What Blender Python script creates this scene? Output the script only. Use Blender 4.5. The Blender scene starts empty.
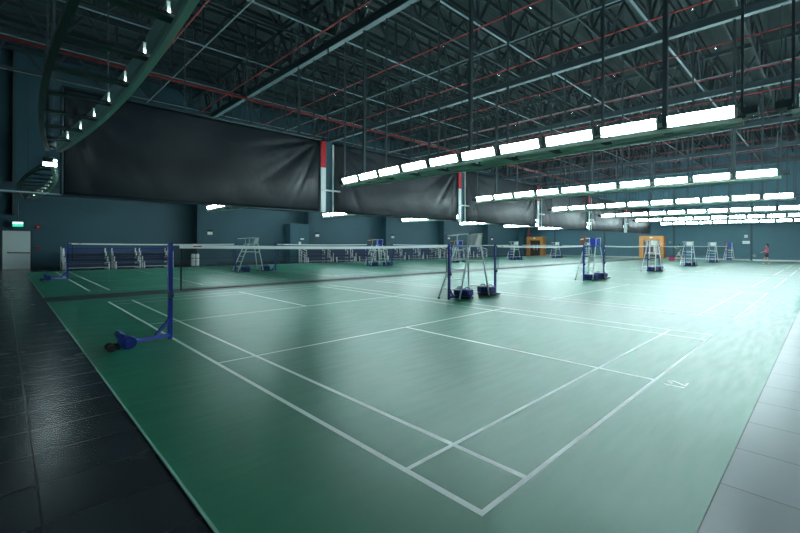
import bpy, bmesh, math, random
from mathutils import Vector, Matrix
random.seed(7)
sc = bpy.context.scene
col = sc.collection
V = Vector

# ------------------------------------------------------------------ materials
def mat(name, color, rough=.5, metal=0., spec=.5, emit=None, strength=0., noise=0., nscale=6., bump=0.):
    m = bpy.data.materials.new(name); m.use_nodes = True
    nt = m.node_tree; b = nt.nodes['Principled BSDF']
    b.inputs['Base Color'].default_value = (*color, 1)
    b.inputs['Roughness'].default_value = rough
    b.inputs['Metallic'].default_value = metal
    b.inputs['Specular IOR Level'].default_value = spec
    if emit:
        b.inputs['Emission Color'].default_value = (*emit, 1)
        b.inputs['Emission Strength'].default_value = strength
    if noise or bump:
        tc = nt.nodes.new('ShaderNodeTexCoord')
        n = nt.nodes.new('ShaderNodeTexNoise'); n.inputs['Scale'].default_value = nscale; n.inputs['Detail'].default_value = 5
        nt.links.new(tc.outputs['Object'], n.inputs['Vector'])
        if noise:
            r = nt.nodes.new('ShaderNodeMix'); r.data_type = 'RGBA'
            r.inputs[6].default_value = (*[c * (1 - noise) for c in color], 1)
            r.inputs[7].default_value = (*[min(1, c * (1 + noise)) for c in color], 1)
            nt.links.new(n.outputs['Fac'], r.inputs[0]); nt.links.new(r.outputs[2], b.inputs['Base Color'])
        if bump:
            bp = nt.nodes.new('ShaderNodeBump'); bp.inputs['Strength'].default_value = bump; bp.inputs['Distance'].default_value = .02
            nt.links.new(n.outputs['Fac'], bp.inputs['Height']); nt.links.new(bp.outputs['Normal'], b.inputs['Normal'])
    return m

M = {}
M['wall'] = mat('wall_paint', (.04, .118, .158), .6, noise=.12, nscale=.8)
M['wall_back'] = mat('wall_paint_shaded', (.026, .084, .114), .6, noise=.12, nscale=.8)  # same slate wall paint, darkened so the colour carries this wall's dimness
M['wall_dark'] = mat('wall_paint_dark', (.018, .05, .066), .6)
M['steel'] = mat('truss_paint', (.035, .06, .07), .55)
M['steel_dark'] = mat('dark_steel', (.03, .05, .06), .5)
M['chord'] = mat('pale_pipe_lit_flange', (.17, .25, .28), .45)
M['red'] = mat('red_pipe_paint', (.42, .045, .05), .45)
M['red_bright'] = mat('red_reflective_paint', (.75, .02, .03), .4)
M['white'] = mat('white_paint', (.8, .84, .84), .4)
M['white_line'] = mat('court_line_paint', (.74, .84, .81), .42)
M['cream'] = mat('cream_plastic', (.86, .87, .84), .45)
M['green_rail'] = mat('green_fixture_paint', (.58, .7, .62), .45)
M['slat'] = mat('fixture_slat_paint', (.03, .05, .05), .5)
M['blue'] = mat('blue_post_paint', (.005, .02, .25), .35)
M['blue_weight'] = mat('blue_vinyl', (.004, .018, .2), .45)
M['blue_seat'] = mat('blue_plastic', (.02, .05, .6), .4)
M['navy'] = mat('navy_plank', (.03, .055, .12), .5)
M['alu'] = mat('aluminium', (.5, .5, .5), .4, .6)
M['black'] = mat('black_rubber', (.012, .012, .014), .5)
M['cord'] = mat('black_net_cord', (.01, .013, .015), .7)
M['brown'] = mat('brown_wood', (.22, .07, .025), .5, noise=.2)
M['orange'] = mat('orange_wood_panel', (.62, .25, .06), .45, noise=.2, nscale=3)
M['door_dark'] = mat('dark_brown_door', (.045, .028, .025), .4)
M['door_grey'] = mat('grey_door_glass', (.3, .26, .24), .25)
M['door_white'] = mat('pale_grey_door', (.7, .8, .8), .45, noise=.08, nscale=2)
M['chrome'] = mat('chrome', (.8, .8, .8), .25, 1.)
M['exit_green'] = mat('exit_sign_green', (.0, .2, .12), .5, emit=(.05, .8, .5), strength=1.0)
M['exit_white'] = mat('exit_sign_white', (.5, .6, .55), .5, emit=(.6, 1, .9), strength=1.2)
M['alarm'] = mat('alarm_red', (.5, .02, .03), .4)
M['skin'] = mat('skin', (.62, .36, .26), .55)
M['hair'] = mat('black_hair', (.012, .01, .01), .6)
M['pink'] = mat('pink_shirt', (.75, .12, .28), .7)
M['short_black'] = mat('black_shorts', (.012, .013, .02), .7)
M['short_white'] = mat('white_shorts', (.7, .7, .7), .7)
M['teal_shirt'] = mat('dark_green_shirt', (.04, .2, .14), .7)
M['bag'] = mat('red_bag', (.5, .03, .1), .6)
M['purple'] = mat('purple_bag', (.08, .02, .12), .6)
M['gap'] = mat('dark_rubber_strip', (.02, .026, .03), .5, spec=.3)
M['lamp'] = mat('lit_tube', (.9, .95, 1), .4, emit=(.76, .97, 1.0), strength=50.0)
M['lamp_soft'] = mat('lit_tube_dimmer', (.9, .95, 1), .4, emit=(.76, .97, 1.0), strength=8.0)
M['lamp_mid'] = mat('lit_tube_lowered', (.9, .95, 1), .4, emit=(.76, .97, 1.0), strength=42.0)  # output lowered to keep the left side of the hall dark

# roof deck: dark corrugated sheet
def deck_mat():
    m = mat('roof_deck', (.05, .075, .075), .7)
    nt = m.node_tree; b = nt.nodes['Principled BSDF']
    tc = nt.nodes.new('ShaderNodeTexCoord'); w = nt.nodes.new('ShaderNodeTexWave')
    w.bands_direction = 'Y'; w.inputs['Scale'].default_value = 1.1; w.inputs['Distortion'].default_value = .6
    nt.links.new(tc.outputs['Object'], w.inputs['Vector'])
    bp = nt.nodes.new('ShaderNodeBump'); bp.inputs['Strength'].default_value = .3; bp.inputs['Distance'].default_value = .03
    nt.links.new(w.outputs['Fac'], bp.inputs['Height']); nt.links.new(bp.outputs['Normal'], b.inputs['Normal'])
    n = nt.nodes.new('ShaderNodeTexNoise'); n.inputs['Scale'].default_value = .7; n.inputs['Detail'].default_value = 6
    nt.links.new(tc.outputs['Object'], n.inputs['Vector'])
    r = nt.nodes.new('ShaderNodeMix'); r.data_type = 'RGBA'
    r.inputs[6].default_value = (.014, .03, .034, 1); r.inputs[7].default_value = (.036, .066, .07, 1)
    nt.links.new(n.outputs['Fac'], r.inputs[0]); nt.links.new(r.outputs[2], b.inputs['Base Color'])
    return m
M['deck'] = deck_mat()

# dark stoneware floor tiles, 0.6 m
def tile_mat(name, ox, oy, c, rough):
    m = mat(name, c, rough); nt = m.node_tree; b = nt.nodes['Principled BSDF']
    tc = nt.nodes.new('ShaderNodeTexCoord'); mp = nt.nodes.new('ShaderNodeMapping')
    mp.inputs['Location'].default_value = (-ox, -oy, 0)
    nt.links.new(tc.outputs['Object'], mp.inputs['Vector'])
    br = nt.nodes.new('ShaderNodeTexBrick'); br.offset = 0; br.inputs['Scale'].default_value = 1
    br.inputs['Brick Width'].default_value = .6; br.inputs['Row Height'].default_value = .6
    br.inputs['Mortar Size'].default_value = .005; br.inputs['Mortar Smooth'].default_value = .3
    br.inputs['Color1'].default_value = (*c, 1); br.inputs['Color2'].default_value = (*[k * 1.25 for k in c], 1)
    br.inputs['Mortar'].default_value = (c[0] * .2, c[1] * .2, c[2] * .2, 1)
    nt.links.new(mp.outputs[0], br.inputs['Vector']); nt.links.new(br.outputs['Color'], b.inputs['Base Color'])
    n = nt.nodes.new('ShaderNodeTexNoise'); n.inputs['Scale'].default_value = 1.5; n.inputs['Detail'].default_value = 2
    nt.links.new(tc.outputs['Object'], n.inputs['Vector'])
    mr = nt.nodes.new('ShaderNodeMapRange'); mr.inputs[3].default_value = rough - .06; mr.inputs[4].default_value = rough + .08
    nt.links.new(n.outputs['Fac'], mr.inputs[0])
    ad = nt.nodes.new('ShaderNodeMath'); ad.operation = 'MULTIPLY_ADD'; ad.inputs[1].default_value = .1
    nt.links.new(br.outputs['Fac'], ad.inputs[0]); nt.links.new(mr.outputs[0], ad.inputs[2])
    nt.links.new(ad.outputs[0], b.inputs['Roughness'])
    return m
M['tile_left'] = tile_mat('floor_tile_dark', -1.6, .06, (.02, .026, .032), .24)
M['tile_front'] = tile_mat('floor_tile_sheen', .06, -1.0, (.085, .1, .12), .3)  # dark tile lightened, its grey reflection put into the colour

# green sports vinyl: worn patches, soft sheen
def mat_vinyl():
    m = mat('green_court_vinyl', (.02, .2, .13), .36)
    nt = m.node_tree; b = nt.nodes['Principled BSDF']
    tc = nt.nodes.new('ShaderNodeTexCoord')
    n1 = nt.nodes.new('ShaderNodeTexNoise'); n1.inputs['Scale'].default_value = .55; n1.inputs['Detail'].default_value = 8; n1.inputs['Roughness'].default_value = .65
    n2 = nt.nodes.new('ShaderNodeTexNoise'); n2.inputs['Scale'].default_value = 5; n2.inputs['Detail'].default_value = 8
    mp = nt.nodes.new('ShaderNodeMapping'); mp.inputs['Scale'].default_value = (.35, 2.2, 1); mp.inputs['Rotation'].default_value = (0, 0, .5)
    nt.links.new(tc.outputs['Object'], n1.inputs['Vector']); nt.links.new(tc.outputs['Object'], mp.inputs['Vector']); nt.links.new(mp.outputs[0], n2.inputs['Vector'])
    r = nt.nodes.new('ShaderNodeMix'); r.data_type = 'RGBA'
    r.inputs[6].default_value = (*VINYL[0], 1); r.inputs[7].default_value = (*VINYL[1], 1)
    mr = nt.nodes.new('ShaderNodeMapRange'); mr.inputs[1].default_value = .3; mr.inputs[2].default_value = .7
    nt.links.new(n1.outputs['Fac'], mr.inputs[0]); nt.links.new(mr.outputs[0], r.inputs[0])
    nt.links.new(r.outputs[2], b.inputs['Base Color'])
    ro = nt.nodes.new('ShaderNodeMapRange'); ro.inputs[1].default_value = .3; ro.inputs[2].default_value = .7
    ro.inputs[3].default_value = VROUGH[0]; ro.inputs[4].default_value = VROUGH[1]
    nt.links.new(n2.outputs['Fac'], ro.inputs[0]); nt.links.new(ro.outputs[0], b.inputs['Roughness'])
    b.inputs['Specular IOR Level'].default_value = VSPEC
    return m
VINYL = ((.003, .135, .074), (.007, .175, .1)); VROUGH = (.33, .44); VSPEC = .58
M['vinyl'] = mat_vinyl()
M['vinyl_edge'] = mat('pale_mat_edge', (.25, .5, .4), .5)

def tarp_mat():
    m = mat('black_tarpaulin', (.006, .011, .016), .42, spec=.26)
    nt = m.node_tree; b = nt.nodes['Principled BSDF']
    tc = nt.nodes.new('ShaderNodeTexCoord')
    n = nt.nodes.new('ShaderNodeTexNoise'); n.inputs['Scale'].default_value = 2.2; n.inputs['Detail'].default_value = 5
    nt.links.new(tc.outputs['Object'], n.inputs['Vector'])
    bp = nt.nodes.new('ShaderNodeBump'); bp.inputs['Strength'].default_value = .2; bp.inputs['Distance'].default_value = .05
    nt.links.new(n.outputs['Fac'], bp.inputs['Height']); nt.links.new(bp.outputs['Normal'], b.inputs['Normal'])
    return m
M['tarp'] = tarp_mat()

# ------------------------------------------------------------------ mesh builder
class MB:
    def __init__(s): s.v = []; s.f = []; s.m = []
    def add(s, vs, fs, mi=0):
        o = len(s.v); s.v += [tuple(p) for p in vs]
        for f in fs: s.f.append([o + i for i in f]); s.m.append(mi)
        return s
    def box(s, c, d, mi=0, R=None):
        vs = [V((x * d[0] / 2, y * d[1] / 2, z * d[2] / 2)) for x in (-1, 1) for y in (-1, 1) for z in (-1, 1)]
        if R is not None: vs = [R @ p for p in vs]
        vs = [p + V(c) for p in vs]
        return s.add(vs, [(0, 1, 3, 2), (4, 6, 7, 5), (0, 4, 5, 1), (2, 3, 7, 6), (0, 2, 6, 4), (1, 5, 7, 3)], mi)
    def rbox(s, c, d, r, mi=0, R=None):
        """box with chamfered edges"""
        bm = bmesh.new(); bmesh.ops.create_cube(bm, size=1)
        for v in bm.verts: v.co = V((v.co.x * d[0], v.co.y * d[1], v.co.z * d[2]))
        bmesh.ops.bevel(bm, geom=bm.edges[:], offset=r, segments=2, affect='EDGES', profile=.5)
        bm.verts.index_update()
        vs = [(R @ v.co if R is not None else v.co) + V(c) for v in bm.verts]
        fs = [[v.index for v in f.verts] for f in bm.faces]; bm.free()
        return s.add(vs, fs, mi)
    def bar(s, p, q, w, h, mi=0, up=(0, 0, 1)):
        p, q = V(p), V(q); d = (q - p).normalized(); u = V(up)
        if abs(d.dot(u)) > .98: u = V((1, 0, 0))
        a = d.cross(u).normalized() * (w / 2); b = a.cross(d).normalized() * (h / 2)
        vs = [e + i * a + j * b for e in (p, q) for i, j in ((-1, -1), (1, -1), (1, 1), (-1, 1))]
        return s.add(vs, [(3, 2, 1, 0), (4, 5, 6, 7), (0, 1, 5, 4), (1, 2, 6, 5), (2, 3, 7, 6), (3, 0, 4, 7)], mi)
    def tube(s, pts, r, n=8, mi=0, cap=True):
        pts = [V(p) for p in pts]; rings = []
        for i, p in enumerate(pts):
            d = (pts[min(i + 1, len(pts) - 1)] - pts[max(i - 1, 0)]).normalized()
            u = V((0, 0, 1)) if abs(d.z) < .95 else V((1, 0, 0))
            a = d.cross(u).normalized(); b = a.cross(d)
            rr = r[i] if isinstance(r, (list, tuple)) else r
            rings.append([p + rr * (math.cos(t) * a + math.sin(t) * b) for t in [2 * math.pi * k / n for k in range(n)]])
        vs = [p for g in rings for p in g]; fs = []
        for i in range(len(rings) - 1):
            for k in range(n): fs.append((i * n + k, i * n + (k + 1) % n, (i + 1) * n + (k + 1) % n, (i + 1) * n + k))
        if cap: fs += [tuple(range(n))[::-1], tuple((len(rings) - 1) * n + k for k in range(n))]
        return s.add(vs, fs, mi)
    def sphere(s, c, r, mi=0, n=12, k=8):
        vs = []; fs = []
        for i in range(k + 1):
            t = math.pi * i / k
            for j in range(n):
                a = 2 * math.pi * j / n
                vs.append(V(c) + V((r[0] * math.sin(t) * math.cos(a), r[1] * math.sin(t) * math.sin(a), r[2] * math.cos(t))))
        for i in range(k):
            for j in range(n): fs.append((i * n + j, (i + 1) * n + j, (i + 1) * n + (j + 1) % n, i * n + (j + 1) % n))
        return s.add(vs, fs, mi)
    def build(s, name, mats, parent=None, smooth=False, loc=None):
        me = bpy.data.meshes.new(name); me.from_pydata(s.v, [], s.f)
        for m in (mats if isinstance(mats, (list, tuple)) else [mats]): me.materials.append(m)
        for p, i in zip(me.polygons, s.m): p.material_index = i; p.use_smooth = smooth
        me.update()
        o = bpy.data.objects.new(name, me); col.objects.link(o)
        if parent: o.parent = parent
        if loc is not None: o.location = loc
        return o

def empty(name, loc=(0, 0, 0), rz=0.):
    o = bpy.data.objects.new(name, None); col.objects.link(o); o.location = loc; o.rotation_euler = (0, 0, rz)
    o.empty_display_size = .2
    return o
def tag(o, label, cat, group=None, kind=None):
    if label: o['label'] = label
    if cat: o['category'] = cat
    if group: o['group'] = group
    if kind: o['kind'] = kind
    return o
def structure(o): o['kind'] = 'structure'; return o
def copy_tree(o, parent=None):
    c = o.copy(); col.objects.link(c)
    if parent: c.parent = parent
    for ch in list(o.children): copy_tree(ch, c)
    return c
ORD = ['first', 'second', 'third', 'fourth', 'fifth', 'sixth', 'seventh', 'eighth', 'ninth', 'tenth']

# ------------------------------------------------------------------ hall shell
P = 8.1                                   # court pitch along x
X0, X1, Y0, Y1, ZT = -5.0, 48.5, -17.0, 35.5, 13.0
f = MB()
f.add([(X0, Y0, 0), (-1, Y0, 0), (-1, Y1, 0), (X0, Y1, 0)], [(0, 1, 2, 3)], 0)
f.add([(-1, Y0, 0), (X1, Y0, 0), (X1, -1, 0), (-1, -1, 0)], [(0, 1, 2, 3)], 1)
for ya, yb, mi in ((-1, 14.5, 0), (14.5, 15.9, 2), (15.9, Y1, 0)):
    f.add([(-1, ya, 0), (X1, ya, 0), (X1, yb, 0), (-1, yb, 0)], [(0, 1, 2, 3)], mi)
structure(f.build('floor', [M['tile_left'], M['tile_front'], M['gap']]))

def court_lines(mb, ox, oy, z):
    def r(x0, y0, x1, y1, z=z):
        mb.add([(ox + x0, oy + y0, z), (ox + x1, oy + y0, z), (ox + x1, oy + y1, z), (ox + x0, oy + y1, z)], [(0, 1, 2, 3)], 1)
    w = .042; W, L = 6.1, 13.4
    for x in (0, .46, W - .46 - w, W - w): r(x, 0, x + w, L)
    for y in (0, .76 - w, 6.7 - 1.98 - w, 6.7 + 1.98, L - .76, L - w): r(0, y, W, y + w, z + .0005)
    r(3.05 - w / 2, 0, 3.05 + w / 2, 4.72); r(3.05 - w / 2, 8.68, 3.05 + w / 2, L)
def court_mat(y0, y1, oy, label, numeral=False):
    mb = MB(); x0, x1 = -1.0, X1 - .3; zt = .006
    mb.box(((x0 + x1) / 2, (y0 + y1) / 2, zt / 2), (x1 - x0, y1 - y0, zt), 0)
    mb.box((x0 - .008, (y0 + y1) / 2, .004), (.016, y1 - y0, .008), 2)      # pale edge strip
    for k in range(6): court_lines(mb, k * P, oy, zt + .0008)
    if numeral:                                                             # painted "12" behind the base line
        z = zt + .0008; w = .022
        def stroke(pts):
            for a, b in zip(pts, pts[1:]):
                a, b = V((*a, z)), V((*b, z)); d = (b - a).normalized(); n = V((-d.y, d.x, 0)) * w / 2; a = a - d * w * .4; b = b + d * w * .4
                mb.add([a - n, b - n, b + n, a + n], [(0, 1, 2, 3)], 1)
        nx, ny, h = 2.985, -.31, .2
        stroke([(nx - .03, ny + h - .05), (nx, ny + h), (nx, ny)])
        bx = nx + .075
        stroke([(bx, ny + h - .055), (bx + .025, ny + h - .005), (bx + .06, ny + h - .005), (bx + .085, ny + h - .055), (bx, ny), (bx + .1, ny)])
    o = mb.build('court_flooring', [M['vinyl'], M['white_line'], M['vinyl_edge']])
    return tag(o, label, 'court floor', 'green court floors')
court_mat(-1.0, 14.5, 0, 'green vinyl court flooring in the foreground, white lines and painted number 12', True)
court_mat(15.9, 31.3, 17.05, 'green vinyl court flooring beyond the dark floor strip, in front of the bleachers')

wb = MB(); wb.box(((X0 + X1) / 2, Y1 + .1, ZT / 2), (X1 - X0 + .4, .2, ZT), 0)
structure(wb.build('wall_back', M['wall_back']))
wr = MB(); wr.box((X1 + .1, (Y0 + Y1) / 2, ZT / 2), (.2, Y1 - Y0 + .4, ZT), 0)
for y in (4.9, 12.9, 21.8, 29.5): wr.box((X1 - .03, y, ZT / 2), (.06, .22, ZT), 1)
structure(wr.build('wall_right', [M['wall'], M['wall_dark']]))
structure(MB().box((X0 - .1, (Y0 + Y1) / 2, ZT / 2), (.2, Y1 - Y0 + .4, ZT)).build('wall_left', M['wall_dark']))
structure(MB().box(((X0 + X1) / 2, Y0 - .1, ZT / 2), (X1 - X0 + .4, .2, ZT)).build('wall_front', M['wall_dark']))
structure(MB().box((X1 - .02, (Y0 + Y1) / 2, .07), (.04, Y1 - Y0, .14)).build('baseboard_right', M['alu']))
structure(MB().box(((X0 + X1) / 2, Y1 - .02, .07), (X1 - X0, .04, .14)).build('baseboard_back', M['steel_dark']))
# wall pillars of the back wall
for k in range(6):
    x = 7.75 + P * k
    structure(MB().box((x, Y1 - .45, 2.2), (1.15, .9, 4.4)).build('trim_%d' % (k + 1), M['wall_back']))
# lintel beam over the pillars
structure(MB().box(((X0 + X1) / 2, Y1 - .5, 4.7), (X1 - X0, 1.0, .6)).build('trim_7', M['wall_dark']))
structure(MB().box((-1.35, Y1 - .15, 8.0), (.12, .3, 9.6)).build('trim_8', M['steel']))
# roof deck with its purlins
ce = MB(); ce.box(((X0 + X1) / 2, (Y0 + Y1) / 2, ZT + .05), (X1 - X0 + .4, Y1 - Y0 + .4, .1), 0)
y = Y0 + .6
while y < Y1:
    ce.box(((X0 + X1) / 2, y, ZT - .32), (X1 - X0, .05, .16), 1)
    ce.box(((X0 + X1) / 2, y + .03, ZT - .42), (X1 - X0, .08, .012), 2)
    y += 1.35
structure(ce.build('ceiling', [M['deck'], M['steel_dark'], M['steel']]))

# ------------------------------------------------------------------ roof trusses
def truss(name, length, depth, bay, chord_w, chord_h, label, flange):
    """local: along +y, bottom chord at z=0"""
    t = empty(name)
    c = MB(); c.box((0, length / 2, chord_h / 2), (.03, length, chord_h), 0)
    c.box((0, length / 2, 0), (chord_w, length, .025), 1); c.box((0, length / 2, chord_h), (chord_w, length, .025), 0)
    c.build('bottom_chord', [M['steel'], M['chord'] if flange else M['steel']], t)  # bottom flange coloured pale to stand for lamp light from below
    c = MB(); c.box((0, length / 2, depth), (chord_w * .8, length, .2), 0)
    c.build('top_chord', M['steel'], t)
    n = int(length / bay); vm = dm = None
    for i in range(n + 1):
        yy = i * bay + .2
        if vm is None:
            vm = MB().bar((0, 0, chord_h), (0, 0, depth - .1), .09, .09).build('web_post', M['steel_dark'], t)
            o = vm
        else:
            o = vm.copy(); col.objects.link(o)
        o.location = (0, yy, 0)
        if i < n:
            if dm is None:
                dm = MB().bar((0, .05, chord_h), (0, bay / 2 , depth - .1), .08, .1).build('web_diagonal', M['steel_dark'], t); o = dm
            else:
                o = dm.copy(); col.objects.link(o)
            o.location = (0, yy, 0)
            o = dm.copy(); col.objects.link(o); o.scale = (1, -1, 1); o.location = (0, yy + bay, 0)
    return t
ZC = 10.0
t0 = truss('roof_truss', Y1 - Y0 - .4, 2.3, 2.1, .2, .34, '', True)
names = ['leftmost steel roof truss, running above the dark row of unlit light fittings',
         'steel roof truss directly above the nearest row of lit lamps',
         'steel roof truss above the second lamp row, pale flange crossing the upper middle',
         'steel roof truss above the third row of lamps from the camera',
         'steel roof truss above the fourth row of lamps from the camera',
         'steel roof truss above the fifth row of lamps from the camera',
         'farthest steel roof truss, next to the far right wall']
for k in range(1, 7):
    t = t0 if k == 1 else copy_tree(t0)
    t.location = (-1.0 + P * k, Y0 + .2, ZC)
    tag(t, names[k], 'roof truss', 'long roof trusses')
j0 = truss('roof_joist', X1 - X0 - .4, 2.0, 2.1, .11, .14, '', True)
YJ = [-12.2, -6.8, -1.4, 4.0, 9.4, 14.8, 20.2, 25.6, 31.0]
jn = ['behind the camera, farthest from the curtain', 'behind the camera, just outside the near end of the lamps', 'nearest one, crossing the top right corner',
      'second from the right, above the lit lamps', 'third from the right, crossing the top centre',
      'directly above the black curtain line', 'one bay beyond the black curtain', 'two bays beyond the black curtain', 'closest to the back wall with the bleachers']
for k, yy in enumerate(YJ):
    if k < 2: continue
    j = j0 if k == 2 else copy_tree(j0)
    j.location = (X0 + .2, yy, ZC + .36); j.rotation_euler = (0, 0, -math.pi / 2)
    tag(j, 'slim roof cross joist, ' + jn[k], 'roof joist', 'cross joists')

u0 = truss('upper_joist', X1 - X0 - .4, 1.3, 1.75, .08, .1, '', False)
for k, yy in enumerate((1.3, 6.7, 12.1, 17.5, 22.9)):
    j = u0 if k == 0 else copy_tree(u0)
    j.location = (X0 + .2, yy, ZC + 1.1); j.rotation_euler = (0, 0, -math.pi / 2)
    tag(j, 'shallow dark joist high under the roof deck, %s from the right' % ORD[k], 'roof joist', 'shallow upper joists')
# red sprinkler pipes
ZP = 9.55
PXS = [2.45, 5.75, 9.2, 12.6, 16.0, 19.4, 22.8, 26.7, 30.6, 34, 38, 42]
for i, x in enumerate(PXS):
    r = empty('sprinkler_pipe', (x, 0, ZP))
    MB().tube([(0, -6, 0), (0, 34.5, 0)], .026, 8).build('pipe', M['red'], r, True)
    dp = hp = None
    for q in range(9):
        yy = -4 + q * 4.2
        m = MB().tube([(0, 0, 0), (0, 0, 2.9)], .012, 6) if dp is None else None
        o = m.build('riser', M['steel'], r) if m else dp.copy()
        if dp is None: dp = o
        else: col.objects.link(o)
        o.location = (0, yy, 0)
        if hp is None:
            hm = MB().tube([(0, 0, -.03), (0, 0, -.1)], .02, 6); hm.tube([(0, 0, -.1), (0, 0, -.11)], .05, 8)
            hp = hm.build('sprinkler_head', M['chrome'], r); o = hp
        else:
            o = hp.copy(); col.objects.link(o)
        o.location = (0, yy + 1.8, 0)
    tag(r, 'thin red sprinkler pipe under the roof, %s from the left' % (ORD[i] if i < 10 else ['eleventh', 'twelfth'][i - 10]), 'pipe', 'red sprinkler pipes')
tag(MB().tube([(X0, 21.6, 8.95), (X1, 21.6, 8.95)], .06, 10).build('main_pipe', M['red'], None, True),
    'thick red main pipe running from the upper left across to the curtain top', 'pipe')
# pale conduits under the joists
for i, (x, z) in enumerate(((10.2, 9.2), (18.3, 9.2), (3.2, 9.3), (26.4, 9.2))):
    r = empty('conduit', (x, 0, z))
    MB().tube([(0, -6, 0), (0, 34.5, 0)], .025, 6).build('tube', M['chord'], r, True)
    hd = None
    for q in range(8):
        if hd is None: hd = MB().tube([(0, 0, 0), (0, 0, 1.0)], .012, 5).build('hanger_wire', M['steel'], r); o = hd
        else: o = hd.copy(); col.objects.link(o)
        o.location = (0, -3 + q * 4.6, 0)
    tag(r, 'thin pale conduit hung below the roof, %s' % ['second from the left', 'third from the left', 'leftmost of the four', 'rightmost of the four'][i], 'conduit', 'roof conduits')

# ------------------------------------------------------------------ hanging light rows (lens shaped)
def make_lamp(mlamp, leak_stubs=False):
    """faces +x, centre at origin; 1.27 m long"""
    h = MB(); h.box((-.035, 0, 0), (.06, 1.24, .225), 0)
    h.box((.0, .61, 0), (.07, .02, .225), 0); h.box((.0, -.61, 0), (.07, .02, .225), 0)
    h.box((.03, 0, -.112), (.1, 1.24, .012), 0)
    ho = h.build('lamp_housing', M['green_rail'])
    t = MB()
    for i in range(4):
        z = -.078 + i * .052
        t.box((.012, 0, z), (.03, 1.19, .042), 0)
    if leak_stubs:
        for y in (-.65, .65): t.box((-.03, y, -.05), (.05, .035, .1), 0)  # glowing stubs standing for light leaking at the lamp joints
    to = t.build('tube_bank', mlamp, ho)
    return ho
LAMPS = {'lamp': make_lamp(M['lamp']), 'soft': make_lamp(M['lamp_soft'], True), 'mid': make_lamp(M['lamp_mid'])}
def half(t): return .1 + .33 * (1 - t * t)
ZL = 4.15
used = {'lamp': False, 'soft': False, 'mid': False}
def light_row(xc, ya, yb, nl, sides, label, group, hang=(1, 5, 9), kind=('lamp', 'lamp'), end_lamp=False, zl=ZL):
    """sides: subset of (-1, 1) whose lamps are lit / fitted"""
    L = yb - ya; r = empty('light_row', (xc, (ya + yb) / 2, zl))
    for s in (-1, 1):
        pts = []
        for i in range(nl * 2 + 1):
            t = -1 + i / nl
            pts.append(V((s * half(t), t * L / 2, -.17)))
        mb = MB()
        for a, b in zip(pts, pts[1:]): mb.bar(a - V((0, .01, 0)), b + V((0, .01, 0)), .07, .07)
        mb.build('side_rail', M['green_rail'] if s in sides else M['slat'], r)
        for i in range(nl):
            t = -1 + (2 * i + 1) / nl
            if s not in sides: continue
            ang = math.atan2(-.33 * 2 * t * s, L / 2)
            key = kind[(s + 1) // 2]; src = LAMPS[key]
            if not used[key]: used[key] = True; lp = src; lp.parent = r
            else: lp = copy_tree(src, r)
            lp.location = (s * half(t), t * L / 2, .02)
            rz = (0 if s > 0 else math.pi) - ang * 1
            lp.rotation_euler = (0, math.radians((22 if s < 0 else 10) if key != 'soft' else 0), rz)
            lp.scale = (1, L / nl / 1.43 , 1)
    sl = {}
    for i in range(nl + 1):
        t = -1 + 2 * i / nl; w = 2 * half(t)
        o = MB().box((0, 0, 0), (w, .16, .05)).build('cross_slat', M['slat'], r); o.location = (0, t * L / 2, -.1)
        if not hang and 0 < i < nl: continue
        thick = i in hang
        d = .1 if thick else (.03 if i % 2 else .05)
        MB().box((0, 0, (ZC - zl) / 2), (d, d, ZC - zl)).build('hanger', M['steel'], r, loc=(0, t * L / 2, 0))
    for e in (-1, 1): MB().box((0, 0, 0), (.22, .26, .14)).build('end_box', M['steel'], r, loc=(0, e * (L / 2 + .14), 0))
    if end_lamp:
        lp = copy_tree(LAMPS['lamp'], r); lp.location = (.05, -L / 2 - .06, -.06); lp.rotation_euler = (0, 0, -math.pi / 2); lp.scale = (1, .22, 1)
    return tag(r, label, 'ceiling light', group)
XR = lambda k: -.93 + P * k
g1, g2, g3 = 'light rows above the near courts', 'light rows above the far courts', 'light rows beyond the near tiles'
light_row(XR(0), -.25, 14.2, 10, (1,), 'curved hanging light row at upper left, seen from its dark green back', g1, (), ('soft', 'soft'))
rn = ['nearest bright row of hanging lamps, slanting down leftwards across the upper right', 'second bright row of hanging lamps from the camera over the near courts',
      'third bright row of hanging lamps from the camera over the near courts', 'fourth bright row of hanging lamps from the camera over the near courts',
      'fifth bright row of hanging lamps from the camera over the near courts', 'lowest and farthest bright row of hanging lamps in front of the right wall']
for k in range(6): light_row(XR(k + 1), -.25, 14.2, 10, (-1, 1) if k < 5 else (-1,), rn[k], g1, kind=('mid' if k == 0 else 'lamp', 'lamp'))
light_row(XR(0), 16.5, 31.2, 10, (1,), 'small curved row of lamps at the left edge, bright at its near end', g2, (), ('soft', 'soft'), True, 4.0)
fn = ['leftmost', 'second from the left', 'third from the left', 'fourth from the left', 'fifth from the left', 'sixth from the left']
for k in range(6): light_row(XR(k + 1), 16.9, 31.8, 10, (-1, 1) if k < 5 else (-1,), 'row of lamps below the black curtain over the far courts, ' + fn[k], g2, kind=('mid' if k == 0 else 'lamp', 'lamp'), zl=3.97)
light_row(XR(1), -15.4, -1.05, 10, (-1, 1), 'hanging lamp row cut off by the right edge of the photo', g3, kind=('mid', 'lamp'))
light_row(XR(2), -15.4, -1.05, 10, (-1, 1), 'hanging lamp row outside the right edge of the photo, second one', g3)
light_row(XR(3), -15.4, -1.05, 10, (-1, 1), 'hanging lamp row outside the right edge of the photo, third one', g3)
for o in LAMPS.values():
    if o.parent is None:
        for c in list(o.children): bpy.data.objects.remove(c)
        bpy.data.objects.remove(o)

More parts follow.
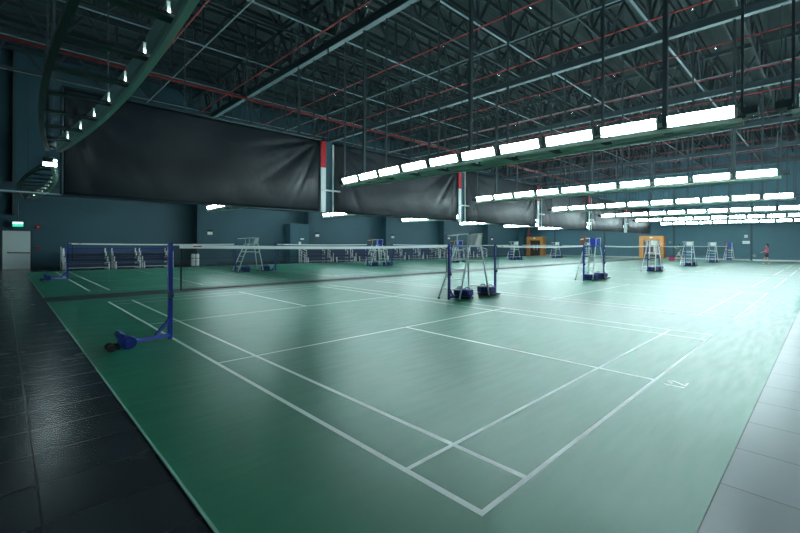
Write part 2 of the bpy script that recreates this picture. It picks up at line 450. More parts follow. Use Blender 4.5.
# ------------------------------------------------------------------ tarpaulin curtains and hanging posts
YC, ZB, ZCT = 15.2, 2.95, 5.93
def curtain(x0, x1, seed, label):
    rnd = random.Random(seed); nx, nz = 90, 30; W = x1 - x0; H = ZCT - ZB
    vs = []; fs = []
    ph = [rnd.uniform(0, 6.28) for _ in range(6)]
    for j in range(nz + 1):
        for i in range(nx + 1):
            u, v = i / nx, j / nz                      # v: 0 bottom, 1 top
            x, z = u * W, v * H
            d = .03 * math.sin(x * 1.1 + ph[0] + .6 * v) + .012 * math.sin(x * 2.3 - 1.5 * z + ph[1])
            # folds radiating from the two upper corners
            for cx, s in ((W, 1), (0, -1)):
                dx, dz = abs(x - cx), H - z + .05
                a = math.atan2(dx, dz); rr = math.hypot(dx, dz)
                fall = math.exp(-((rr - 1.3) / 1.5) ** 2) * math.exp(-(dx / 2.1) ** 2)
                d += fall * (.075 * (1 - abs(math.sin(a * 7 + ph[2] + s))) ** 3 + .03 * (1 - abs(math.sin(a * 13 + ph[3]))) ** 3)
            d += .004 * math.sin(x * 5 + z * 4 + ph[4]) * (1 - v)
            sag = -.03 * math.sin(math.pi * u) * (1 - v) + .025 * math.sin(u * 5 + ph[5]) * (1 - v)
            d += .10 * (1 - v) ** 6                    # bottom hem kicks back a little
            vs.append((x, d, z + sag))
    for j in range(nz):
        for i in range(nx):
            a = j * (nx + 1) + i; fs.append((a, a + 1, a + nx + 2, a + nx + 1))
    r = empty('tarpaulin_curtain', (x0, YC, ZB))
    o = MB().add(vs, fs).build('sheet', M['tarp'], r, True)
    sm = o.modifiers.new('thickness', 'SOLIDIFY'); sm.thickness = .006
    MB().tube([(0, 0, H + .03), (W, 0, H + .03)], .035, 8).build('top_rod', M['steel'], r, True)
    MB().tube([(0, .05, -.02), (W, .05, -.02)], .018, 6).build('bottom_rod', M['steel_dark'], r, True)
    w0 = None
    for q in range(4):
        if w0 is None: w0 = MB().tube([(0, 0, H + .05), (0, 0, 10.0 - ZB)], .016, 5).build('hanger_wire', M['steel'], r); o = w0
        else: o = w0.copy(); col.objects.link(o)
        o.location = (W * (q + .5) / 4, 0, 0)
    return tag(r, label, 'curtain', 'black curtains'), r
cn = ['large black tarpaulin curtain at the left, widest in the photo', 'black tarpaulin curtain right of the first red and white post',
      'grey looking tarpaulin curtain behind the nearest lamp row, third from the left', 'fourth tarpaulin curtain from the left',
      'fifth tarpaulin curtain from the left', 'farthest tarpaulin curtain, ending at the right wall']
for k in range(6):
    xa = -.72 if k == 0 else 7.2 + P * (k - 1); xb = 6.62 + P * k
    _, r = curtain(xa, min(xb, 48.2), 11 + k, cn[k])
    if k == 0:
        MB().tube([(0, 0, -.02), (0, 0, ZCT - ZB)], .035, 8).build('end_tube', M['steel'], r, True)
tag(MB().tube([(X0, YC + .05, 2.93), (-.72, YC + .05, 2.93)], .025, 6).build('hanging_pipe', M['chord'], None, True),
    'thin horizontal pipe running left from the bottom corner of the largest black curtain', 'pipe')
pn = ['red and white hanging post beside the largest black curtain', 'red and white hanging post above the white umpire chair', 'third red and white hanging post from the left',
      'fourth red and white hanging post from the left', 'fifth red and white hanging post from the left']
def hang_post():
    r = empty('hanging_post')
    MB().box((.36, .12, 1.5), (.3, .12, 3.06)).build('backing_panel', M['wall'], r)
    MB().box((.11, 0, 2.43), (.2, .06, 1.1)).build('red_band', M['red_bright'], r)
    MB().box((.11, 0, .93), (.2, .06, 1.9)).build('white_band', M['white'], r)
    MB().box((.54, 0, 1.45), (.05, .05, 2.94)).build('side_tube', M['white'], r)
    MB().box((.45, -.06, .92), (.8, .05, .07)).build('cross_arm', M['white'], r)
    MB().tube([(.36, .12, 3.0), (.36, .12, 10.0 - ZB)], .03, 6).build('hanger_tube', M['steel_dark'], r)
    return r
hp0 = hang_post()
for k in range(5):
    r = hp0 if k == 0 else copy_tree(hp0)
    r.location = (6.63 + P * k, YC - .05, ZB - .02); tag(r, pn[k], 'hanging post', 'red and white posts')

# ------------------------------------------------------------------ net posts, nets
def net_post(style, side):
    """origin at the upright's foot; base bar runs towards side (+1 = +x)"""
    r = empty('net_post'); s = side
    u = MB(); u.box((0, 0, .8), (.056, .056, 1.54), 0); u.box((0, 0, 1.575), (.06, .06, .02), 0); u.tube([(0, 0, .03), (0, 0, .0)], .03, 8)
    u.build('upright', M['blue'], r)
    MB().box((0, 0, .012), (.05, .05, .024)).build('foot', M['black'], r)
    if style == 'roller':
        MB().bar((0, 0, .07), (s * .5, -.23, .085), .05, .05).build('base_bar', M['blue'], r)
        MB().bar((0, 0, .34), (s * .2, -.09, .1), .035, .035).build('brace', M['blue'], r)
        w = MB(); cx = s * .56; cy = -.28
        w.tube([(cx, cy - .12, .1), (cx, cy + .1, .1)], .095, 20); w.tube([(cx, cy - .135, .1), (cx, cy - .12, .1)], .045, 12)
        w.build('weight_drum', M['blue_weight'], r, False)
        w = MB(); w.tube([(cx - .08, cy - .12, .2), (cx - .07, cy + .2, .21)], .048, 14); w.build('weight_roll', M['blue_weight'], r)
        for yy in (cy - .1, cy + .08):
            wm = MB(); wm.tube([(cx - .08, yy, .055), (cx - .2, yy + .02, .06)], .03, 10); wm.tube([(cx - .18, yy - .02, .05), (cx - .18, yy + .05, .05)], .05, 12)
            wm.build('wheel', M['black'], r)
    else:
        MB().bar((0, 0, .065), (s * (.42 if s > 0 else .55), -.02, .065), .05, .05).build('base_bar', M['blue'], r)
        MB().bar((0, 0, .3), (s * .17, -.01, .09), .035, .035).build('brace', M['blue'], r)
        MB().bar((s * .36, -.5, .05), (s * .36, .2, .05), .06, .05).build('cross_bar', M['blue'], r)
        for yy in (0.02, -.29):
            wx = .45 if s > 0 else .58
            wo = MB().rbox((s * wx, yy, .185), (.3, .26, .2), .05).build('weight', M['blue_weight'], r)
            MB().tube([(s * (wx - .11), yy, .28), (s * (wx - .07), yy, .33), (s * (wx + .07), yy, .33), (s * (wx + .11), yy, .28)], .013, 6).build('handle', M['blue'], wo)
        MB().rbox((s * (.43 if s > 0 else .56), -.14, .045), (.26, .6, .07), .02).build('rubber_base', M['black'], r)
    wi = MB(); wi.tube([(-.03, -.045, .72), (.03, -.045, .72)], .04, 12); wi.bar((0, -.07, .72), (0, -.08, .8), .012, .012)
    wi.build('winch', M['steel_dark'], r)
    MB().tube([(s * .03, -.03, .75), (s * .055, -.04, 1.1), (s * .03, -.03, 1.4), (0, -.03, 1.55)], .005, 5).build('cord', M['chrome'], r)
    return r
def net():
    """origin on the floor at the left post; 6.2 m long in x"""
    r = empty('badminton_net'); L = 6.2; a, b = .14, L - .1
    top = lambda x: 1.55 - .03 * math.sin(math.pi * x / L)
    tp = MB(); N = 24
    for i in range(N):
        xa, xb = a - .02 + (b - a + .04) * i / N, a - .02 + (b - a + .04) * (i + 1) / N
        za, zb = top(xa), top(xb); h = .06; y = .006
        vs = [(xa, -y, za - h), (xa, y, za - h), (xa, y, za), (xa, -y, za), (xb, -y, zb - h), (xb, y, zb - h), (xb, y, zb), (xb, -y, zb)]
        tp.add(vs, [(0, 4, 7, 3), (1, 2, 6, 5), (3, 7, 6, 2), (0, 1, 5, 4), (0, 3, 2, 1), (4, 5, 6, 7)], 0)
    tp.box((.36, -.008, 1.52), (.12, .003, .02), 1)
    tp.build('top_tape', [M['white'], M['red']], r)
    s = MB(); t = .0006
    n = int((b - a) / .024)
    for i in range(n + 1):
        x = a + (b - a) * i / n
        s.add([(x - t, 0, .79), (x + t, 0, .79), (x + t, 0, top(x) - .07), (x - t, 0, top(x) - .07)], [(0, 1, 2, 3)])
        s.add([(x, -t, .79), (x, t, .79), (x, t, top(x) - .07), (x, -t, top(x) - .07)], [(0, 1, 2, 3)])
    for j in range(29):
        z = .80 + j * .024
        s.add([(a, 0, z - t), (b, 0, z - t), (b, 0, z + t), (a, 0, z + t)], [(0, 1, 2, 3)])
        s.add([(a, -t, z), (b, -t, z), (b, t, z), (a, t, z)], [(0, 1, 2, 3)])
    s.build('net_mesh', M['cord'], r)
    MB().box(((a + b) / 2, 0, .785), (b - a, .008, .014)).build('bottom_tape', M['cord'], r)
    for x in (a, b): MB().box((x, 0, 1.15), (.022, .008, .73)).build('side_tape', M['cord'], r)
    for z0, x0, x1 in ((1.545, 0, a), (1.545, b, L)): MB().tube([(x0, 0, z0), (x1, 0, z0 - .005)], .006, 5).build('tension_cord', M['white'], r)
    return r
net0 = net()
pl_roll = net_post('roller', -1); pl = net_post('bag', -1); pr_ = net_post('bag', 1)
first = {'net': True, 'pl': True, 'pr': True}
YN = (6.88, 23.75)
bank_name = ('near row of courts', 'far row of courts')
for b in range(2):
    for k in range(6):
        x = -.02 if k == 0 else P * k + .16
        xr = P * k + 6.22
        z = .006
        n = net0 if (b == 0 and k == 0) else copy_tree(net0)
        n.location = (x, YN[b], z); n.scale = ((xr - x) / 6.2, 1, 1)
        lab = ['white taped badminton net across the closest court, left of the umpire chair', 'second badminton net from the left in the near row',
               'third badminton net from the left in the near row', 'fourth badminton net from the left in the near row',
               'fifth badminton net from the left in the near row', 'farthest badminton net of the near row by the right wall'][k] if b == 0 else \
              ['far row badminton net in front of the leftmost bleachers'] + [ORD[q] + ' badminton net from the left in the far row' for q in range(1, 6)]
        if b == 1: lab = lab[k]
        tag(n, lab, 'badminton net', 'badminton nets')
        # left post
        if k == 0:
            p = pl_roll if b == 0 else copy_tree(pl_roll)
            lab = 'closest dark blue net post with weight roller at its left foot' if b == 0 else 'dark blue net post with roller at far left in front of bleachers'
        else:
            p = pl if first['pl'] else copy_tree(pl); first['pl'] = False
            lab = 'blue net post right of the %s gap from the left, %s' % (ORD[k - 1], bank_name[b])
        p.location = (x, YN[b], z); tag(p, lab, 'net post', 'blue net posts')
        q = pr_ if first['pr'] else copy_tree(pr_); first['pr'] = False
        q.location = (xr, YN[b], z)
        tag(q, 'blue net post left of the %s gap from the left, %s' % (ORD[k], bank_name[b]), 'net post', 'blue net posts')

# ------------------------------------------------------------------ umpire chairs
def chair(seat, back, board):
    r = empty('umpire_chair'); w = M['white']; H = 1.5
    XF = {-1: (-.93, -.44, -.38), 1: (.33, .13, .1)}          # foot, shoulder, top
    fy, ty = .42, .28
    def at(sx, z):
        f_, sh_, _ = XF[sx]; t = (z - .03) / (H - .15)
        return f_ + (sh_ - f_) * t, fy + (ty + .01 - fy) * t
    for sx in (-1, 1):
        for sy in (-1, 1):
            l = MB().tube([(XF[sx][0], sy * fy, .03), (XF[sx][1], sy * (ty + .01), H - .12), (XF[sx][2], sy * ty, H)], .024, 8).build('leg', w, r, True)
            MB().tube([(XF[sx][0], sy * fy, 0), (XF[sx][0], sy * fy, .05)], .034, 10).build('rubber_foot', M['black'], l)
    for z in (.3, .58, .86, 1.14):
        xx, yy = at(-1, z); MB().box((xx, 0, z), (.07, 2 * yy, .025)).build('rung', w, r)
    for z in (.3, 1.05):
        xx, yy = at(1, z); MB().tube([(xx, -yy, z), (xx, yy, z)], .017, 6).build('rear_stretcher', w, r)
    for sy in (-1, 1):
        xa, yy = at(-1, 1.1); xb, _ = at(1, 1.1)
        MB().tube([(xa, sy * yy, 1.1), (xb, sy * yy, 1.1)], .016, 6).build('side_brace', w, r)
    MB().rbox((-.14, 0, 1.53), (.56, .6, .05), .015).build('seat', seat, r)
    R = Matrix.Rotation(math.radians(8), 3, 'Y')
    MB().rbox((.1, 0, 1.73), (.04, .44, .3), .015, 0, R).build('backrest', back, r)
    if not board:
        for sy in (-1,):
            sp = MB(); pr = [(-.14, 1.56), (.13, 1.56), (.15, 1.87), (.0, 1.87)]
            sp.add([(x, sy * .25 - .012, z) for x, z in pr] + [(x, sy * .25 + .012, z) for x, z in pr], [(0, 1, 2, 3), (7, 6, 5, 4), (0, 4, 5, 1), (1, 5, 6, 2), (2, 6, 7, 3), (3, 7, 4, 0)])
            sp.build('side_panel', back, r)
    for sy in (-1, 1):
        MB().tube([(.1, sy * .28, 1.54), (.14, sy * .28, 1.9), (-.3, sy * .28, 1.87), (-.34, sy * .28, 1.86), (-.34, sy * .28, 1.54)], .016, 8).build('arm_rail', w, r, True)
    MB().tube([(-.3, .28, 1.86), (-.72, .28, 1.83)], .02, 8).build('front_rail', w, r, True)
    if board:
        Rb = Matrix.Rotation(math.radians(18), 3, 'Y')
        MB().rbox((-.45, .3, 1.8), (.05, .22, .42), .012, 0, Rb).build('writing_board', M['brown'], r)
    return r
white_c = chair(M['cream'], M['cream'], False); blue_c = chair(M['blue_seat'], M['blue_seat'], True)
fw = fb = True
kinds = (('w', 'b', 'w', 'w', 'w', 'b'), ('w', 'b', 'b', 'w', 'w', 'w'))
for b in range(2):
    for k in range(6):
        if b == 1 and k == 5: pass
        if kinds[b][k] == 'w':
            c = white_c if fw else copy_tree(white_c); fw = False
        else:
            c = blue_c if fb else copy_tree(blue_c); fb = False
        c.location = (7.12 + P * k, YN[b] - .03, .006)
        seat = 'white umpire chair with ladder' if kinds[b][k] == 'w' else 'blue seated umpire chair with brown board'
        where = ['standing between the closest net and the second', 'at the second gap from the left', 'in front of the big orange doorway', 'beside the player in green',
                 'second from the right before the right wall', 'rightmost of all, before the right wall'][k] if b == 0 else \
                ['alone right of the leftmost bleachers', 'in front of the second bleacher group', 'seen through the closest umpire chair, far row',
                 'left of the small orange doorway, far row', 'right of the small orange doorway, far row', 'farthest in the far row, left of the second gap chair'][k]
        tag(c, seat + ', ' + where, 'umpire chair', 'umpire chairs')

# ------------------------------------------------------------------ bleachers
def bleacher(w, guard):
    """origin front left foot; tiers rise towards +y"""
    r = empty('bleacher'); H = (.32, .62, .92)
    for i, h in enumerate(H):
        y = .2 + i * .6
        MB().box((w / 2, y, h), (w, .32, .05)).build('seat_plank', M['navy'], r)
        MB().box((w / 2, y - .28, max(.1, h - .2)), (w, .22, .035)).build('foot_plank', M['alu'] if i == 0 else M['navy'], r)
        MB().box((w / 2, y + .14, h - .15), (w, .02, .2)).build('riser_panel', M['navy'], r)
    MB().box((w / 2, 1.65, 1.2), (w + .3, .05, .1)).build('back_rail', M['blue'], r)
    MB().box((w / 2, 1.68, .75), (w, .02, .7)).build('back_panel', M['navy'], r)
    for x in (0, w):
        for i, h in enumerate(H):
            MB().box((x, .1 + i * .6, (h + .1) / 2), (.055, .08, h + .1)).build('end_post', M['white'], r)
        MB().box((x, 1.62, .62), (.055, .08, 1.24)).build('end_post', M['white'], r)
        MB().bar((x, .1, .1), (x, 1.62, .95), .03, .05).build('stringer', M['navy'], r)
    for sd, x in ((-1, -.12), (1, w + .12)):
        if sd not in guard: continue
        g = MB()
        for y in (.1, 1.5): g.box((x, y, .65 if y > 1 else .5), (.035, .035, 1.3 if y > 1 else 1.0))
        g.bar((x, .1, 1.0), (x, 1.5, 1.3), .05, .05); g.bar((x, .1, .12), (x, 1.5, .12), .05, .05)
        for q in range(4): g.bar((x, .1, .95 - q * .2), (x, 1.5, 1.28 - q * .2), .025, .03)
        g.build('side_guard', M['white'], r)
    return r
BL = [[(.5, 1.75, (-1,)), (2.55, 1.1, ()), (3.85, 1.3, (1,))],
      [(14.1, 2.0, (-1,)), (16.6, 1.7, ()), (18.8, 1.6, (1,))],
      [(21.9, 1.9, (-1,)), (24.4, 1.8, ()), (26.8, 1.7, (1,))],
      [(29.8, 1.9, (-1,)), (32.3, 1.8, ()), (34.7, 1.7, (1,))]]
gn = ['far left group by the white door', 'second group', 'third group', 'fourth group, behind the closest umpire chair']
for gi, grp in enumerate(BL):
    for i, (x, w, gd) in enumerate(grp):
        r = bleacher(w, gd); r.location = (x, 32.0, .0)
        tag(r, 'navy bleacher with white end posts, %s of the %s' % (('left', 'middle', 'right')[i], gn[gi]), 'bleacher', 'bleachers along the back wall')

# ------------------------------------------------------------------ back wall fittings
d = MB(); d.box((0, 0, 1.12), (1.04, .06, 2.24)); do = d.build('door_1', M['door_white']); do.location = (-1.24, Y1 - .05, 0); structure(do)
MB().box((0, -.02, 1.14), (1.2, .06, 2.3)).build('door_frame', M['steel_dark'], do).location = (0, .03, 0)
pb = MB(); pb.tube([(-.32, -.1, .98), (.46, -.1, .95)], .025, 8); pb.box((-.32, -.06, .98), (.05, .1, .08)); pb.box((.46, -.06, .95), (.05, .1, .08))
pb.build('panic_bar', M['black'], do)
MB().box((0, -.035, .1), (1.0, .01, .18)).build('kick_plate', M['white'], do)
e = empty('exit_sign', (-1.2, Y1 - .25, 2.62)); tag(e, 'small lit green and white exit sign hanging above the white door', 'exit sign')
MB().box((0, 0, .0), (.46, .06, .32)).build('sign_box', M['steel_dark'], e)
MB().box((0, -.034, -.07), (.4, .006, .13)).build('green_panel', M['exit_green'], e)
MB().box((0, -.034, .075), (.4, .006, .13)).build('white_panel', M['exit_white'], e)
MB().tube([(0, 0, .15), (0, 0, 1.9)], .02, 6).build('drop_rod', M['steel_dark'], e)
a = empty('fire_alarm', (-.42, Y1, 2.5)); tag(a, 'round red fire alarm on the wall right of the exit sign', 'fire alarm')
MB().tube([(0, 0, 0), (0, -.08, 0)], .12, 16).build('bell', M['alarm'], a); MB().tube([(0, -.08, 0), (0, -.11, 0)], .04, 10).build('cap', M['white'], a)
a = empty('alarm_call_point', (-.42, Y1, 1.25)); tag(a, 'small dark red alarm call point on the wall below the round alarm', 'call point')
MB().box((0, -.03, 0), (.16, .06, .16)).build('case', M['alarm'], a); MB().box((0, -.065, 0), (.08, .01, .08)).build('glass', M['steel_dark'], a)
# emergency lights on the pillars
def em_light():
    r = empty('emergency_light')
    MB().box((0, -.04, 0), (.32, .08, .22)).build('sign_plate', M['white'], r)
    for sx in (-.09, .09): MB().tube([(sx, -.02, .2), (sx, -.12, .2)], .08, 12).build('lamp_head', M['black'], r)
    MB().box((0, -.03, .2), (.34, .05, .1)).build('bracket', M['steel_dark'], r)
    return r
em0 = em_light()
en = ['left of the lone umpire chair', 'beside the tall grey cupboard', 'behind the blue seated far umpire chair', 'left of the closest umpire chair', 'right of the closest umpire chair']
for k in range(5):
    r = em0 if k == 0 else copy_tree(em0)
    r.location = (7.95 + P * k, Y1 - .9, 2.32); tag(r, 'white emergency light on the wall pillar ' + en[k], 'emergency light', 'pillar emergency lights')
# boxed cupboard left of the second pillar
c = empty('wall_cupboard', (14.5, Y1 - .48, 0)); tag(c, 'tall slate grey boxed cupboard against the second back wall pillar', 'cupboard')
MB().rbox((0, 0, 1.65), (1.6, .95, 3.3), .02).build('body', M['wall'], c)
for sx in (-.41, .41): 
    dd = MB().box((sx * .95, -.485, 1.6), (.75, .03, 3.0)).build('door', M['wall'], c)
    MB().box((sx * .2, -.51, 1.3), (.03, .04, .2)).build('handle', M['steel_dark'], dd)
MB().box((.2, -.505, 1.98), (.3, .02, .1)).build('notice', M['white'], c)
MB().box((.0, -.505, 1.62), (.2, .02, .22)).build('lower_notice', M['white'], c)
# pair of white drums at the first pillar
for i in range(2):
    r = empty('white_drum', (6.6 + .24 * i, 33.2, 0)); h = .82
    MB().tube([(0, 0, 0), (0, 0, .03), (0, 0, h - .06), (0, 0, h)], [.1, .115, .115, .1], 16).build('body', M['white'], r, True)
    for z in (.26, .52): MB().tube([(0, 0, z), (0, 0, z + .03)], .12, 16).build('band', M['alu'], r)
    tag(r, 'slim white drum on the floor by the first pillar, %s one' % ('left', 'right')[i], 'drum', 'white drums')

# ------------------------------------------------------------------ orange doorways of the right wall
def portal(y, w, h, glass, label_door, n):
    dep = .9; x = X1 - dep / 2
    r = MB(); t = .5 if glass else .45
    r.box((x, y + w / 2 - t / 2, h / 2), (dep, t, h)); r.box((x, y - w / 2 + t / 2, h / 2), (dep, t, h)); r.box((x, y, h - .26), (dep, w - 2 * t, .52))
    o = structure(r.build('door_%d' % n, M['orange']))
    iw = (w - 2 * t) / 2; hh = h - .52
    for s in (-1, 1):
        lf = MB().box((X1 - .5, y + s * iw / 2, hh / 2), (.06, iw - .02, hh)).build('door_leaf', M['door_dark'], o)
        if glass: MB().box((X1 - .54, y + s * iw / 2, hh * .56), (.03, iw - .3, hh * .72)).build('glass_pane', M['door_grey'], lf)
        MB().box((X1 - .58, y + s * .28, 1.2), (.05, .09, .75)).build('handle', M['white'], lf)
    MB().box((X1 - dep - .02, y, h - .2), (.03, .34, .16)).build('door_sign', M['white'], o)
    return o
portal(32.5, 2.9, 2.75, False, '', 2)
portal(15.3, 2.95, 2.72, True, '', 3)
# fittings on the right wall
s = empty('wall_box', (X1 - .06, 5.4, 2.6)); tag(s, 'small white box on the right wall above the white sign', 'wall box')
MB().rbox((0, 0, 0), (.1, .32, .3), .02).build('case', M['white'], s); MB().box((-.06, 0, -.02), (.02, .2, .1)).build('grille', M['alu'], s)
s = empty('wall_sign', (X1 - .03, 5.4, 1.95)); tag(s, 'white rectangular sign on the right wall below the white box', 'sign')
MB().box((0, 0, 0), (.04, .68, .3)).build('panel', M['white'], s); MB().box((-.022, 0, 0), (.006, .56, .06)).build('print_strip', M['alu'], s)
s = empty('standpipe', (X1 - .8, 33.6, 2.76)); tag(s, 'short red pipe standing above the small orange doorway', 'pipe')
MB().tube([(0, 0, 0), (0, 0, 1.3)], .09, 10).build('pipe', M['red'], s, True); MB().tube([(0, 0, .4), (0, 0, .5)], .14, 10).build('flange', M['red'], s)

# ------------------------------------------------------------------ people
def skin_body(name, joints, edges, mat_, parent, root, lv=2):
    me = bpy.data.meshes.new(name); keys = list(joints)
    me.from_pydata([joints[k][0] for k in keys], [(keys.index(a), keys.index(b)) for a, b in edges], [])
    o = bpy.data.objects.new(name, me); col.objects.link(o)
    md = o.modifiers.new('s', 'SKIN'); md.use_smooth_shade = True
    for v, k in zip(me.skin_vertices[0].data, keys):
        rr = joints[k][1]; v.radius = (rr, rr) if not isinstance(rr, tuple) else rr; v.use_root = (k == root)
    o.modifiers.new('u', 'SUBSURF').levels = lv; o.modifiers['u'].render_levels = lv
    bpy.context.view_layer.update()
    m2 = bpy.data.meshes.new_from_object(o.evaluated_get(bpy.context.evaluated_depsgraph_get()))
    bpy.data.objects.remove(o)
    m2.name = name; m2.materials.clear(); m2.materials.append(mat_)
    for p in m2.polygons: p.use_smooth = True
    n = bpy.data.objects.new(name, m2); col.objects.link(n); n.parent = parent
    return n
def person(loc, rz, scale, label, pose, shirt, shorts, shoe):
    """faces +x (local); z up"""
    r = empty('person', loc, rz); r.scale = (scale,) * 3
    J = dict(pelvis=((0, 0, .92), .13), waist=((.0, 0, 1.06), .12), chest=((.01, 0, 1.26), .15), neck0=((.0, 0, 1.41), .085), neck=((.01, 0, 1.47), .052),
             head0=((.02, 0, 1.54), .075), head=((.03, 0, 1.62), .095), headt=((.02, 0, 1.69), .07))
    E = [('pelvis', 'waist'), ('waist', 'chest'), ('chest', 'neck0'), ('neck0', 'neck'), ('neck', 'head0'), ('head0', 'head'), ('head', 'headt')]
    for s, nm in ((1, 'l'), (-1, 'r')):
        hip, kn, an, toe = [V(p) for p in pose[nm + 'leg']]
        J[nm + 'hip'] = (hip, .095); J[nm + 'thigh'] = (hip.lerp(kn, .45), .082); J[nm + 'knee'] = (kn, .056); J[nm + 'calf'] = (kn.lerp(an, .35), .056); J[nm + 'ank'] = (an, .036); J[nm + 'toe'] = (toe, .036)
        E += [('pelvis', nm + 'hip'), (nm + 'hip', nm + 'thigh'), (nm + 'thigh', nm + 'knee'), (nm + 'knee', nm + 'calf'), (nm + 'calf', nm + 'ank'), (nm + 'ank', nm + 'toe')]
        sh, el, wr, pa = [V(p) for p in pose[nm + 'arm']]
        J[nm + 'sh'] = (sh, .062); J[nm + 'el'] = (el, .04); J[nm + 'fo'] = (el.lerp(wr, .4), .038); J[nm + 'wr'] = (wr, .024); J[nm + 'pa'] = (pa, (.035, .02))
        E += [('neck0', nm + 'sh'), (nm + 'sh', nm + 'el'), (nm + 'el', nm + 'fo'), (nm + 'fo', nm + 'wr'), (nm + 'wr', nm + 'pa')]
        dr = (pa - wr).normalized(); side = V((0, 0, 1)).cross(dr); side = side.normalized() if side.length > .1 else V((1, 0, 0)); down = side.cross(dr)
        for q in range(4):
            ln = (.065, .078, .072, .055)[q]; o_ = side * (q - 1.5) * .019
            J[f'{nm}f{q}a'] = (pa + dr * .03 + o_, .0095); J[f'{nm}f{q}b'] = (pa + dr * (.03 + ln * .55) + o_ + down * .012, .0085); J[f'{nm}f{q}c'] = (pa + dr * (.03 + ln * .8) + o_ + down * .035, .0075)
            E += [(nm + 'pa', f'{nm}f{q}a'), (f'{nm}f{q}a', f'{nm}f{q}b'), (f'{nm}f{q}b', f'{nm}f{q}c')]
        J[nm + 'th1'] = (wr.lerp(pa, .5) + side * .035, .011); J[nm + 'th2'] = (wr.lerp(pa, .9) + side * .06 + down * .02, .009)
        E += [(nm + 'wr', nm + 'th1'), (nm + 'th1', nm + 'th2')]
    body = skin_body('body', J, E, M['skin'], r, 'pelvis')
    fc = MB(); fc.add([(.118, -.012, 1.6), (.118, .012, 1.6), (.146, 0, 1.6), (.112, 0, 1.645)], [(0, 2, 3), (2, 1, 3), (0, 1, 2), (0, 3, 1)])
    fc.build('nose', M['skin'], body)
    for s in (-1, 1):
        MB().sphere((.112, s * .034, 1.635), (.012, .015, .009)).build('eye', M['hair'], body)
        MB().sphere((.025, s * .098, 1.615), (.022, .012, .034)).build('ear', M['skin'], body)
    MB().box((.116, 0, 1.565), (.012, .045, .012)).build('mouth', M['pink'], body)
    h = MB(); h.sphere((-.005, 0, 1.665), (.115, .108, .095)); h.sphere((-.055, 0, 1.6), (.07, .085, .12)); h.build('hair', M['hair'], r, True)
    # clothing: looser skins over torso, sleeves, shorts
    S = {}; F = []
    S['a'] = ((0, 0, .95), (.155, .175)); S['b'] = ((.0, 0, 1.1), (.14, .165)); S['c'] = ((.01, 0, 1.27), (.16, .185)); S['d'] = ((0, 0, 1.42), (.095, .1))
    F = [('a', 'b'), ('b', 'c'), ('c', 'd')]
    for nm in 'lr':
        sh, el = V(pose[nm + 'arm'][0]), V(pose[nm + 'arm'][1]); S[nm + 's'] = (sh, .078); S[nm + 'e'] = (sh.lerp(el, .65), .06); F += [('d', nm + 's'), (nm + 's', nm + 'e')]
    skin_body('shirt', S, F, shirt, r, 'b')
    S = {'p': ((0, 0, .9), (.155, .185)), 'w': ((0, 0, 1.02), (.145, .175))}; F = [('p', 'w')]
    for nm in 'lr':
        hip, kn = V(pose[nm + 'leg'][0]), V(pose[nm + 'leg'][1]); S[nm + 'h'] = (hip + V((0, 0, -.05)), .115); S[nm + 'k'] = (hip.lerp(kn, .75), .1); F += [('p', nm + 'h'), (nm + 'h', nm + 'k')]
    skin_body('shorts', S, F, shorts, r, 'p')
    for nm in 'lr':
        an, toe = V(pose[nm + 'leg'][2]), V(pose[nm + 'leg'][3]); dv = (toe - an); dv.z = 0; dv.normalize()
        c0 = an - dv * .05; z0 = min(an.z, toe.z)
        sb = MB(); R = Matrix.Rotation(math.atan2(dv.y, dv.x), 3, 'Z'); sb.rbox((an.x + dv.x * .06, an.y + dv.y * .06, z0 - .0), (.27, .1, .085), .03, 0, R)
        sb.build('shoe', shoe, r, True)
    tag(r, label, 'person')
    return r
pose_walk = dict(lleg=[(0, .1, .86), (.2, .11, .5), (.2, .11, .1), (.33, .12, .045)], rleg=[(0, -.1, .86), (-.04, -.11, .48), (-.26, -.11, .1), (-.14, -.12, .045)],
                 larm=[(.0, .19, 1.37), (.14, .23, 1.12), (.38, .2, 1.0), (.47, .18, .97)], rarm=[(.0, -.19, 1.37), (.1, -.24, 1.12), (.36, -.2, 1.02), (.45, -.18, .99)])
pose_lunge = dict(lleg=[(0, .1, .84), (.28, .14, .52), (.3, .16, .1), (.43, .17, .045)], rleg=[(0, -.1, .84), (-.2, -.12, .47), (-.46, -.13, .1), (-.34, -.14, .045)],
                  larm=[(.0, .19, 1.37), (-.12, .3, 1.14), (.06, .36, .98), (.13, .38, .95)], rarm=[(.0, -.19, 1.37), (.2, -.3, 1.3), (.4, -.3, 1.46), (.47, -.3, 1.53)])
p1 = person((39.8, 2.62, .006), math.radians(100), 1.0, 'person in pink shirt and black shorts walking with both arms forward near right wall', pose_walk, M['pink'], M['short_black'], M['white'])
p2 = person((41.4, 10.35, .006), math.radians(120), .97, 'person in dark green shirt and pale shorts playing beside the fourth umpire chair', pose_lunge, M['teal_shirt'], M['short_white'], M['white'])
def racket(loc, rz, tilt, label):
    r = empty('badminton_racket', loc); r.rotation_euler = (0, tilt, rz)
    MB().tube([(0, 0, 0), (.17, 0, 0)], .014, 8).build('grip', M['black'], r)
    MB().tube([(.17, 0, 0), (.45, 0, 0)], .005, 6).build('shaft', M['chrome'], r)
    pts = [(.56 - .115 * math.cos(a), .0, .09 * math.sin(a)) for a in [2 * math.pi * i / 20 for i in range(21)]]
    MB().tube(pts, .006, 6).build('head_frame', M['white'], r)
    st = MB()
    for i in range(-4, 5):
        q = i * .02; hz = .09 * math.sqrt(max(0, 1 - (q / .115) ** 2)); st.box((.56 + q, 0, 0), (.0012, .0012, 2 * hz))
        q = i * .018; hx = .115 * math.sqrt(max(0, 1 - (q / .09) ** 2)); st.box((.56, 0, q), (2 * hx, .0012, .0012))
    st.build('strings', M['white'], r)
    return tag(r, label, 'racket', 'rackets')
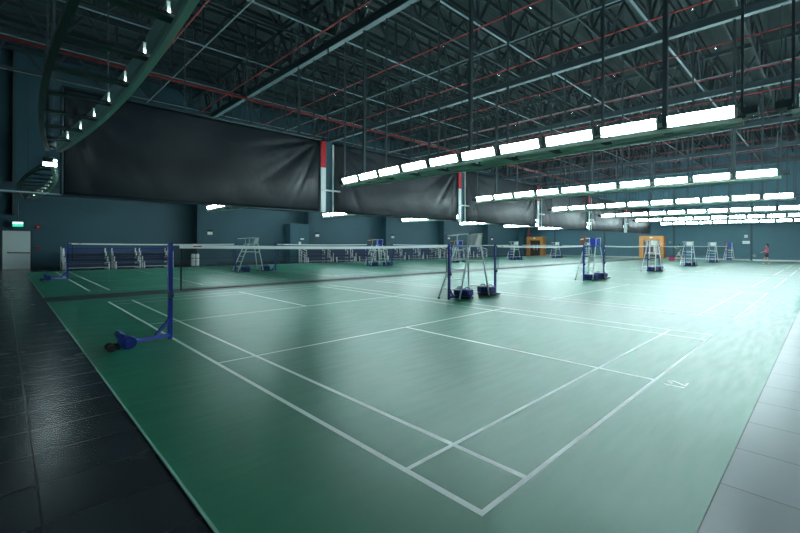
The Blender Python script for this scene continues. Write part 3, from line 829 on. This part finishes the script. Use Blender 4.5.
def hand_world(p, rz, scale, loc): 
    v = Matrix.Rotation(rz, 3, 'Z') @ (V(p) * scale) + V(loc); return v
h2 = hand_world((.45, -.3, 1.52), math.radians(120), .97, (41.4, 10.35, .006))
racket(h2, math.radians(120), math.radians(-50), 'racket raised by the player in dark green')
h1 = hand_world((.44, .18, .95), math.radians(100), 1.0, (39.8, 2.62, .006))
racket(h1, math.radians(100), math.radians(25), 'racket held low by the person in pink')
bg = empty('sports_bag', (41.2, 11.0, .006)); bg.rotation_euler = (0, 0, .5); tag(bg, 'red and purple sports bag on the floor behind the fourth umpire chair', 'bag')
MB().rbox((0, 0, .18), (.3, .55, .36), .08).build('body', M['bag'], bg, True)
MB().rbox((0, 0, .39), (.26, .45, .08), .03).build('flap', M['purple'], bg, True)
MB().tube([(0, -.17, .4), (0, -.13, .54), (0, .13, .54), (0, .17, .4)], .02, 6).build('strap', M['black'], bg, True)

# ------------------------------------------------------------------ world, camera, view
w = bpy.data.worlds.new('World'); sc.world = w; w.use_nodes = True
w.node_tree.nodes['Background'].inputs[0].default_value = (.02, .03, .04, 1); w.node_tree.nodes['Background'].inputs[1].default_value = .3
cam = bpy.data.cameras.new('Camera'); co = bpy.data.objects.new('Camera', cam); col.objects.link(co)
yaw, roll = .8947, .005
fwd = V((math.sin(yaw), math.cos(yaw), 0)); rt = V((math.cos(yaw), -math.sin(yaw), 0)); up = V((0, 0, 1))
r2 = rt * math.cos(roll) + up * math.sin(roll); u2 = -rt * math.sin(roll) + up * math.cos(roll)
m = Matrix((r2, u2, -fwd)).transposed().to_4x4(); m.translation = V((-1.7441, -1.5616, 1.5848)); co.matrix_world = m
cam.sensor_width = 36; cam.lens = 403.118 / 800 * 36; cam.shift_x = -105.356 / 800; cam.shift_y = -21.965 / 800; cam.clip_end = 300
sc.camera = co
sc.view_settings.view_transform = 'Standard'; sc.view_settings.look = 'None'; sc.view_settings.gamma = 1; sc.view_settings.use_curve_mapping = False
sc.view_settings.exposure = 0.1
sc.cycles.use_denoising = True
sc.cycles.max_bounces = 6
